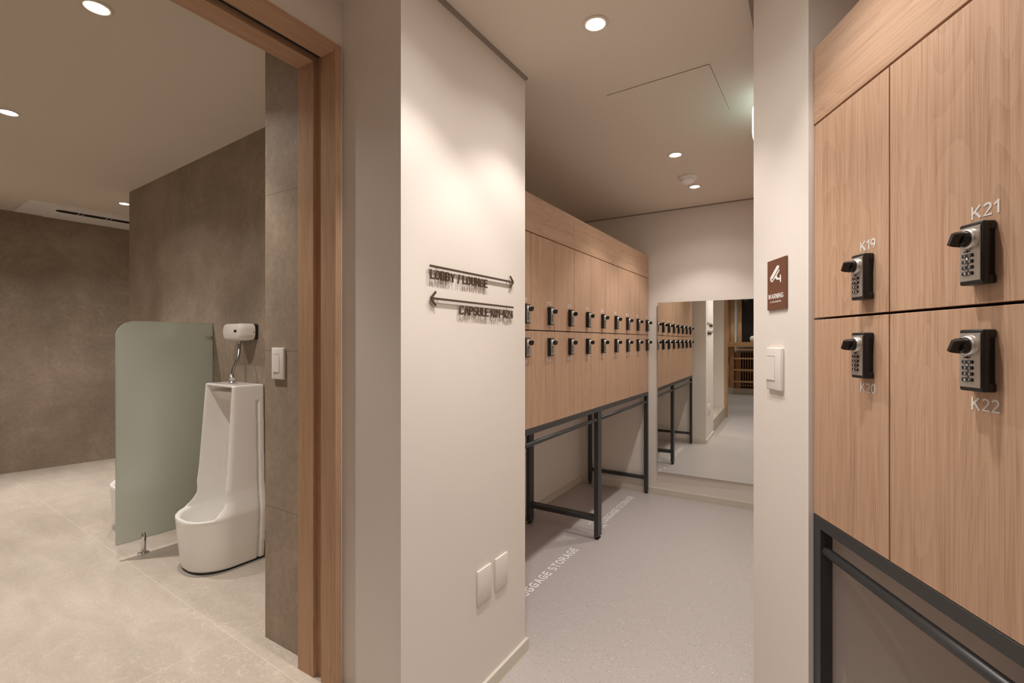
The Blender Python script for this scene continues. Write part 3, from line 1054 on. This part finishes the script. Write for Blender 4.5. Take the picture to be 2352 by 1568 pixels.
# blank wall plates low on the pillar
for (y0, y1, lab) in ((1.380, 1.466, 'blank cream wall plate low on the pillar, the left of two'), (1.495, 1.578, 'blank cream wall plate low on the pillar, the right of two')):
    m = NB(); bx(m, y0, y1, -0.0085, -0.0003, 0.352, 0.472, 0.0018, 2)
    bx(m, y0 + 0.001, y1 - 0.001, -0.0025, -0.0002, 0.353, 0.471)
    o = obj('wall_plate', m, M_PAINT, mat=M_SIGN)
    smooth_obj(o, 30)
    o['label'] = lab; o['category'] = 'wall plate'; o['group'] = 'blank plates on the pillar'

# switches
def switch(mat, w, h, label, rock):
    t = thing('light_switch', label, 'light switch', mat=mat)
    m = NB(); bx(m, -w / 2, w / 2, -0.0105, -0.0002, -h / 2, h / 2, 0.0032, 3); o = obj('plate', m, M_WHITEP, t); smooth_obj(o, 40)
    x0, x1 = rock
    m = NB()
    # rocker: a shallow wedge pressed at the bottom
    z0, z1 = -h * 0.27, h * 0.29
    vs = [m.verts.new(c) for c in ((x0, -0.0106, z0), (x1, -0.0106, z0), (x1, -0.0106, z1), (x0, -0.0106, z1), (x0, -0.0142, z0 + 0.001), (x1, -0.0125, z0 + 0.001), (x1, -0.0112, z1), (x0, -0.0112, z1))]
    for f in ((0, 3, 2, 1), (4, 5, 6, 7), (0, 1, 5, 4), (1, 2, 6, 5), (2, 3, 7, 6), (3, 0, 4, 7)):
        m.faces.new([vs[k] for k in f])
    obj('rocker', m, M_WHITEP, t)
    m = NB(); bx(m, x0 + 0.002, x1, -0.0111, -0.0104, z1 + 0.0004, z1 + 0.0016); obj('groove', m, M_TAUPE, t)
    return t
c = (-0.2095 - 0.1199) / 2
def MB_(s, z):
    p = B2(s, 0.0106)
    m = Matrix.Rotation(RZ_R, 4, 'Z'); m.translation = (p[0], p[1], z); return m
switch(MB_(c, 1.2215), 0.086, 0.121, 'white light switch on the narrow wall below the warning sign', (-0.0375, 0.012))
def MT(x, z):
    m = Matrix.Identity(4); m.translation = (x, 1.026, z); return m
switch(MT(-1.643, 1.2195), 0.074, 0.115, 'white light switch on the grey tiled wall inside the washroom door', (-0.024, 0.012))

# warning sign
t = thing('warning_sign', 'brown plate with a white camera symbol and the word WARNING', 'sign', mat=MB_((-0.2095 - 0.101) / 2, 1.4630))
W_, H_ = 0.1085, 0.1440
m = NB(); bx(m, -W_ / 2, W_ / 2, -0.0055, -0.0003, -H_ / 2, H_ / 2, 0.0005, 1); obj('plate', m, M_BROWN, t)
m = text_bm('WARNING', 0.088, 0.0140, 0.0005, 0.15, x=-0.047, z=-0.0405, y=-0.0056); obj('lettering', m, M_LET, t, fix=False)
m = text_bm('CCTV IS IN OPERATION', 0.064, 0.0045, 0.0004, 0.13, x=-0.037, z=-0.0515, y=-0.0056); obj('lettering', m, M_LET, t, fix=False)
m = NB()
def cam_poly(pts):
    prism_xz(m, [((x - 84) * 0.00066 - 0.0005, (275 - z) * 0.00036 * 1.0) for x, z in pts], -0.0061, -0.0056)
# camera symbol traced in plate units (x 0..167 across, y down from the top edge)
def cp(pts):
    prism_xz(m, [(-W_ / 2 + x / 167.0 * W_, H_ / 2 - z / 460.0 * H_) for x, z in pts], -0.0061, -0.0056)
cp([(28, 160), (92, 62), (108, 66), (110, 84), (48, 176)][::-1])
cp([(55, 180), (111, 98), (112, 116), (62, 190)][::-1])
cp([(26, 168), (33, 164), (46, 194), (38, 200)][::-1])
cp([(46, 196), (60, 178), (64, 186), (50, 206)][::-1])
cp([(74, 168), (86, 152), (98, 176), (116, 180), (116, 196), (90, 192)][::-1])
cp([(117, 154), (126, 154), (126, 222), (117, 216)][::-1])
obj('camera_symbol', m, M_LET, t)

# ------------------------------------------------------------------ floor lettering
M_FT = Matrix(((0, -1, 0, 0), (1, 0, 0, 0), (0, 0, 1, 0), (0, 0, 0, 1)))     # local x -> +Y, local y -> -X
def floor_text(y0, y1, xb, label):
    t = thing('floor_marking', label, 'floor marking', mat=M_FT, group='white luggage storage markings')
    m = text_bm('LUGGAGE STORAGE', y1 - y0, 0.054, 0.0005, 0.19, x=y0, z=-xb, y=0.0012, plane='xy')
    obj('lettering', m, M_LET, t, fix=False)
    m = NB()
    x0, x1 = y0 - 0.088, y0 - 0.026
    a0, a1 = -xb - 0.022, -xb + 0.106
    wv = 0.0065
    def r(xa, xb_, ya, yb_):
        bx(m, xa, xb_, ya, yb_, 0.0012, 0.0018)
    r(x0, x0 + wv, a0 + 0.012, a1 - 0.012)
    r(x1 - wv, x1, a0 + 0.012, a1 - 0.012)
    r(x0, x1, a0 + 0.008, a0 + 0.008 + wv)
    r(x0, x1, a1 - 0.008 - wv, a1 - 0.008)
    r(x1 - 0.018, x1 - 0.006, a0 - 0.006, a0 + 0.008)
    r(x0 + 0.004, x0 + 0.016, a0 - 0.006, a0 + 0.008)
    r(x1 - 0.018, x1 - 0.006, a1 - 0.008, a1 + 0.006)
    obj('suitcase_symbol', m, M_LET, t)
floor_text(3.235, 3.905, -1.229, 'white LUGGAGE STORAGE floor lettering at the far locker stand, near the mirror')
floor_text(2.045, 2.735, -1.214, 'white LUGGAGE STORAGE floor lettering at the near locker stand, by the pillar')

# ------------------------------------------------------------------ urinals
def sst(a, b, x):
    t = np.clip((x - a) / (b - a), 0, 1); return t * t * (3 - 2 * t)
def urinal_sdf(X, F, Z):
    # F: distance out from the wall; Z above the floor
    w = np.interp(Z, [0, 0.10, 0.26, 0.37, 0.60, 0.89], [0.160, 0.172, 0.185, 0.170, 0.162, 0.154])
    D = np.interp(Z, [0, 0.10, 0.238, 0.249, 0.262, 0.278, 0.298, 0.322, 0.352, 0.45, 0.89], [0.302, 0.314, 0.325, 0.322, 0.298, 0.264, 0.228, 0.204, 0.191, 0.180, 0.150])
    r = np.interp(Z, [0, 0.24, 0.30, 0.37, 0.89], [0.145, 0.160, 0.08, 0.020, 0.012])
    r = np.minimum(r, np.minimum(w, D / 2) - 0.001)
    def rb(x, f, w_, f0, f1, rf):
        # rounded towards the front only
        ax = np.abs(x)
        qx = ax - (w_ - rf)
        qf = f - (f1 - rf)
        d = np.hypot(np.maximum(qx, 0), np.maximum(qf, 0)) + np.minimum(np.maximum(qx, qf), 0) - rf
        return np.maximum(d, f0 - f)
    body = rb(X, F, w, 0.0, D, r)
    body = np.maximum(body, Z - 0.89)
    body = np.maximum(body, 0.0 - Z)
    # soft upper edges
    e = 0.014
    dz = Z - (0.89 - e)
    top = np.hypot(np.maximum(dz, 0), np.maximum(body + e, 0)) - e
    body = np.where((dz > 0), np.maximum(body, top), body)
    # back flange groove on the sides
    gr = np.maximum(np.maximum(0.004 - (np.abs(X) - (w - 0.012)), np.abs(F - 0.045) - 0.006), Z - 0.79)
    body = np.maximum(body, -(-(-gr)) * 0 - 1) if False else body
    # cavity
    wc = w - 0.026
    cb = np.interp(Z, [0.0, 0.06, 0.12, 0.60, 0.795, 0.83, 0.842, 0.846, 0.90], [0.10, 0.085, 0.050, 0.040, 0.050, 0.085, 0.100, 0.058, 0.135])
    Df = np.interp(Z, [0.05, 0.15, 0.235, 0.252, 0.268, 1.0], [0.16, 0.255, 0.300, 0.312, 0.60, 0.60])
    rc = np.interp(Z, [0.05, 0.26, 0.34, 0.44, 0.89], [0.10, 0.145, 0.08, 0.03, 0.02])
    rc = np.minimum(rc, wc - 0.001)
    cav = rb(X, F, wc, 0.0, Df, np.where(Z < 0.268, rc, 0.02))
    # rounded back corners of the bowl
    qb = np.hypot(np.maximum(np.abs(X) - (wc - 0.045), 0), np.maximum((cb + 0.045) - F, 0)) - 0.045
    inner = np.maximum(cav, np.where((np.abs(X) > wc - 0.045) & (F < cb + 0.045), qb, cb - F))
    bowl = 0.10 + 0.55 * np.maximum(0, 0.16 - np.hypot(X * 0.5, F - 0.20)) * 0 - 0
    inner = np.maximum(inner, (0.105 + 0.9 * X ** 2 + 0.45 * np.maximum(F - 0.2, 0) ** 2) - Z)
    inner = np.maximum(inner, Z - 0.872)
    # smooth subtraction
    k = 0.010
    a, b2 = body, -inner
    h = np.clip(0.5 + 0.5 * (a - b2) / k, 0, 1)
    d = b2 * (1 - h) + a * h + k * h * (1 - h)
    # narrow slot behind the side flange
    d = np.maximum(d, -np.maximum(np.maximum(np.abs(X) * -1 + (w - 0.010), np.abs(F - 0.034) - 0.005), Z - 0.80 + 0.0 * F))
    return d
V, Fc = surface_nets(urinal_sdf, (-0.205, -0.012, -0.012), (0.206, 0.41, 0.905), 0.0052)
me_ur = bpy.data.meshes.new('ceramic_body')
me_ur.from_pydata([(x, -f, z) for x, f, z in V.tolist()], [], Fc)
me_ur.validate()
bm_ = bmesh.new(); bm_.from_mesh(me_ur)
bmesh.ops.smooth_vert(bm_, verts=bm_.verts[:], factor=0.5, use_axis_x=True, use_axis_y=True, use_axis_z=True)
bmesh.ops.smooth_vert(bm_, verts=bm_.verts[:], factor=0.5, use_axis_x=True, use_axis_y=True, use_axis_z=True)
bmesh.ops.recalc_face_normals(bm_, faces=bm_.faces[:])
bm_.to_mesh(me_ur); bm_.free()
for p_ in me_ur.polygons:
    p_.use_smooth = True
me_ur.materials.append(M_CERAM)

GU = 'floor-standing urinals on the washroom wall'
def urinal(lx, label):
    p = W2(lx, -0.002)
    t = thing('urinal', label, 'urinal', (p[0], p[1], ZB + 0.001), UB, GU)
    o = bpy.data.objects.new('ceramic_body', me_ur); COL.objects.link(o); o.parent = t; o.location = (0, 0, 0.010)
    m = NB()
    pts = []
    def ring(w, d, n=26):
        q = [(-w, -0.004)]
        for k in range(n + 1):
            a = PI - PI * k / n
            ca, sa = math.cos(a), math.sin(a)
            q.append((w * math.copysign(abs(ca) ** 0.85, ca), -(d - w) - w * abs(sa) ** 0.85 if d > w else -d * abs(sa) ** 0.85))
        q.append((w, -0.004))
        return q
    prism(m, ring(0.158, 0.300), 0.002, 0.011); obj('base_gap', m, M_BASEGAP, t)  # dark ring: shade of the recess under the base put into its colour
    m = NB(); prism(m, ring(0.170, 0.318), 0.0, 0.002); obj('caulk', m, M_CAULK, t)
    # inlet spud on the top
    m = NB()
    lathe(m, [(0.0, 0.0), (0.021, 0.0), (0.022, 0.003), (0.012, 0.006), (0.011, 0.020), (0.0145, 0.021), (0.0145, 0.030), (0.0095, 0.032), (0.0085, 0.046), (0.0, 0.046)], seg=24, origin=(0.0, -0.085, 0.8985))
    obj('inlet_fitting', m, M_CHROME, t)
    return t
URX = -(2.540 - 2.371) / math.cos(UB)
urinal(URX, 'white ceramic floor urinal in front of the frosted partition')
urinal(URX - 0.925, 'white ceramic floor urinal mostly hidden behind the frosted partition')

def flush_sensor(lx, label):
    p = W2(lx, -0.0005)
    t = thing('flush_sensor', label, 'flush sensor', (p[0], p[1], 1.351), UB, 'automatic flush sensors above the urinals')
    hw, hh = 0.097, 0.0425
    def rr(w, h, r, n=8):
        return R8(-w, w, -h, h, r, n)
    m = NB(); prism_xz(m, rr(hw - 0.004, hh - 0.001, 0.014), -0.016, 0.0); o = obj('back_plate', m, M_BLACK, t)
    m = NB()
    lay = [(-0.0165, hw - 0.001, hh, 0.030), (-0.060, hw, hh, 0.030), (-0.080, hw - 0.002, hh - 0.001, 0.032), (-0.090, hw - 0.006, hh - 0.004, 0.034), (-0.094, hw - 0.014, hh - 0.010, 0.031)]
    rings = []
    for y, w, h, r in lay:
        rings.append([m.verts.new((x, y, z)) for x, z in rr(w, h, min(r, h - 0.001))])
    for a, c2 in zip(rings, rings[1:]):
        for k in range(len(a)):
            m.faces.new((a[k], a[(k + 1) % len(a)], c2[(k + 1) % len(a)], c2[k]))
    m.faces.new(rings[0][::-1]); m.faces.new(rings[-1])
    o = obj('cover', m, M_WHITEP, t); smooth_obj(o, 35)
    cov = o
    m = NB(); bx(m, 0.034, 0.062, -0.0948, -0.0935, -0.004, 0.009, 0.0006, 1); obj('sensor_window', m, M_GLOSSB, t)
    m = NB(); bx(m, -0.030, 0.060, -0.075, -0.03, -hh - 0.004, -hh + 0.001, 0.001, 1); obj('lower_ledge', m, M_WHITEP, t)
    m = NB(); lathe(m, [(0, 0), (0.0042, 0), (0.0042, 0.002), (0, 0.002)], 'z', 16); 
    for v in m.verts:
        v.co = Vector((hw - 0.0008 + v.co.z, -0.026 + v.co.x, -0.002 + v.co.y))
    obj('lock_button', m, M_CHROME, t)
    m = text_bm('JM', 0.016, 0.0075, 0.0003, 0.2, x=-0.067, z=0.014, y=-0.0935)
    for v in m.verts:
        v.co.x += (v.co.z - 0.014) * 0.35
    obj('maker_mark', m, M_TAUPE, t, fix=False)
    # hose down to the urinal
    x1 = 0.03
    pts = []
    z_top, z_bot = -hh - 0.004, (ZB + 0.001 + 0.8985 + 0.046) - 1.351
    for k in range(25):
        u = k / 24
        zz = z_top + (z_bot - z_top) * u
        sx = -0.012 + 0.012 * u + 0.022 * math.sin(PI * min(1, max(0, (u - 0.05) / 0.95))) ** 2
        pts.append((sx, -0.045 - 0.04 * sst(0, 1, u), zz))
    m = NB(); tube(m, pts, 0.0075, 14); obj('supply_hose', m, M_BRAID, t)
    m = NB(); tube(m, [pts[0], (pts[0][0], pts[0][1], pts[0][2] - 0.016)], 0.0095, 6); obj('hose_nut', m, M_CHROME, t)
    return t
flush_sensor(URX - 0.0, 'white and black automatic flush sensor above the urinal, in plain view')
flush_sensor(URX - 0.925, 'white and black automatic flush sensor blurred behind the frosted partition')

# ------------------------------------------------------------------ frosted partition
p = W2(-(2.955 - 2.371) / math.cos(UB), -0.0015)
t = thing('urinal_partition', 'frosted green glass partition with a rounded top corner between the urinals', 'partition', (p[0], p[1], 0.266), UB)
PW, PH, PR_ = 0.452, 1.141, 0.085
prof = [(0.0, 0.0), (-PW, 0.0)]
for k in range(0, 13):
    a = math.radians(90 * k / 12)
    prof.append((-PW + PR_ - PR_ * math.cos(a), PH - PR_ + PR_ * math.sin(a)))
prof.append((0.0, PH))
m = NB()
lo = [m.verts.new((-0.005, y, z)) for y, z in prof]; hi = [m.verts.new((0.005, y, z)) for y, z in prof]
m.faces.new(lo); m.faces.new(hi[::-1])
for k in range(len(prof)):
    f = m.faces.new((lo[(k + 1) % len(prof)], lo[k], hi[k], hi[(k + 1) % len(prof)]))
    f.material_index = 1
obj('glass_panel', m, [M_FROST, M_GEDGE], t)
m = NB()
bx(m, -0.011, 0.011, -0.040, -0.0005, 1.050, 1.066, 0.006, 3)
o = obj('wall_clip', m, M_CHROME, t); smooth_obj(o, 60)
m = NB()
zf = ZB + 0.001 - 0.266
lathe(m, [(0.0, 0), (0.026, 0), (0.026, 0.004), (0.020, 0.008), (0.0, 0.009)], seg=32, origin=(0, -0.335, zf))
lathe(m, [(0.0, 0.006), (0.0125, 0.006), (0.0125, 0.050), (0.0120, 0.085), (0.0100, 0.100), (0.0055, 0.110), (0.0, 0.113)], seg=28, origin=(0, -0.335, zf))
o = obj('floor_post', m, M_CHROME, t); smooth_obj(o, 50)

# ------------------------------------------------------------------ lobby timber front seen in the mirror
YF = -4.90
b = NB(); bx(b, -1.95, 2.2, YF, YF + 0.16, 0, 0.15, 0.01, 2)
o = obj('stone_plinth', b, M_STONE); o['label'] = 'low beige stone plinth under the lobby timber screen, seen in the mirror'; o['category'] = 'plinth'
t = thing('timber_screen', 'pale timber lattice screen with shelves in the lobby, seen in the mirror', 'screen', (0, YF + 0.06, 0.151))
def tb(name, mat, *a, bev=0.002):
    m = NB(); bx(m, *a, bev, 1); return obj(name, m, mat, t)
Z0_ = 0.151
XS = 0.17
for x in (-1.30, 0.55):
    tb('post', M_PINEV, x, x + 0.085, -0.02, 0.10, 0, 2.408 - Z0_ - 0.003)
tb('sill_rail', M_PINEH, -1.90, 1.6, 0.0, 0.20, 1.17 - Z0_, 1.285 - Z0_)
tb('shelf', M_PINEH, -1.216, 0.55, -0.02, 0.20, 1.085 - Z0_, 1.115 - Z0_)
for z in (0.865, 0.585, 0.30):
    tb('shelf', M_PINEH, -1.23, 0.55, 0.02, 0.20, z - Z0_, z + 0.035 - Z0_)
lat = NB()
for k in range(30):
    x = -1.09 + k * 0.056
    if x < 0.53:
        bx(lat, x, x + 0.018, 0.0, 0.02, 0.02, 1.03 - Z0_)
for z in (0.06, 0.13, 0.40, 0.46, 0.72, 0.96, 0.92):
    bx(lat, -1.10, 0.54, 0.001, 0.021, z, z + 0.014)
bx(lat, -1.20, -1.09, -0.001, 0.022, 0.0, 1.03 - Z0_)
obj('lattice', lat, M_PINEV, t)
tb('backing_board', M_GAP, -1.21, 0.54, -0.018, -0.004, 0.0, 1.03 - Z0_)
tb('window_frame', M_PINEV, -1.14, -1.05, 0.0, 0.07, 1.287 - Z0_, 2.40 - Z0_)
tb('dark_pane', M_DGLASS, -1.05, 0.54, 0.02, 0.03, 1.287 - Z0_, 2.40 - Z0_)
tb('window_frame', M_PINEV, -1.88, -1.58, 0.0, 0.07, 1.287 - Z0_, 2.40 - Z0_)
tb('window_frame', M_PINEV, -1.405, -1.3, 0.0, 0.06, 1.287 - Z0_, 2.40 - Z0_)
tb('lower_panel', M_PINEV, -1.88, -1.30, 0.0, 0.03, 0.0, 1.165 - Z0_)
pn = tb('paper_pane', M_BLUE, -1.58, -1.405, 0.015, 0.02, 1.30 - Z0_, 2.15 - Z0_)
lat = NB()
for x in (-1.575, -1.53, -1.485, -1.44):
    bx(lat, x, x + 0.012, 0.021, 0.035, 1.29 - Z0_, 2.40 - Z0_)
for z in (1.36, 1.40, 1.70, 1.75, 1.80, 2.14, 2.18):
    bx(lat, -1.58, -1.405, 0.022, 0.036, z - Z0_, z + 0.013 - Z0_)
obj('window_lattice', lat, M_FRAMEV, t)
m = NB(); lathe(m, [(0.0, 0.0), (0.04, 0.0), (0.065, 0.035), (0.074, 0.08), (0.062, 0.125), (0.03, 0.15), (0.0, 0.152)], seg=28)
o = obj('paper_lantern', m, M_WHITEP, loc=(-0.80, YF + 0.175, 1.2865))
o['label'] = 'small round white object on the lobby timber sill, seen in the mirror'; o['category'] = 'ornament'
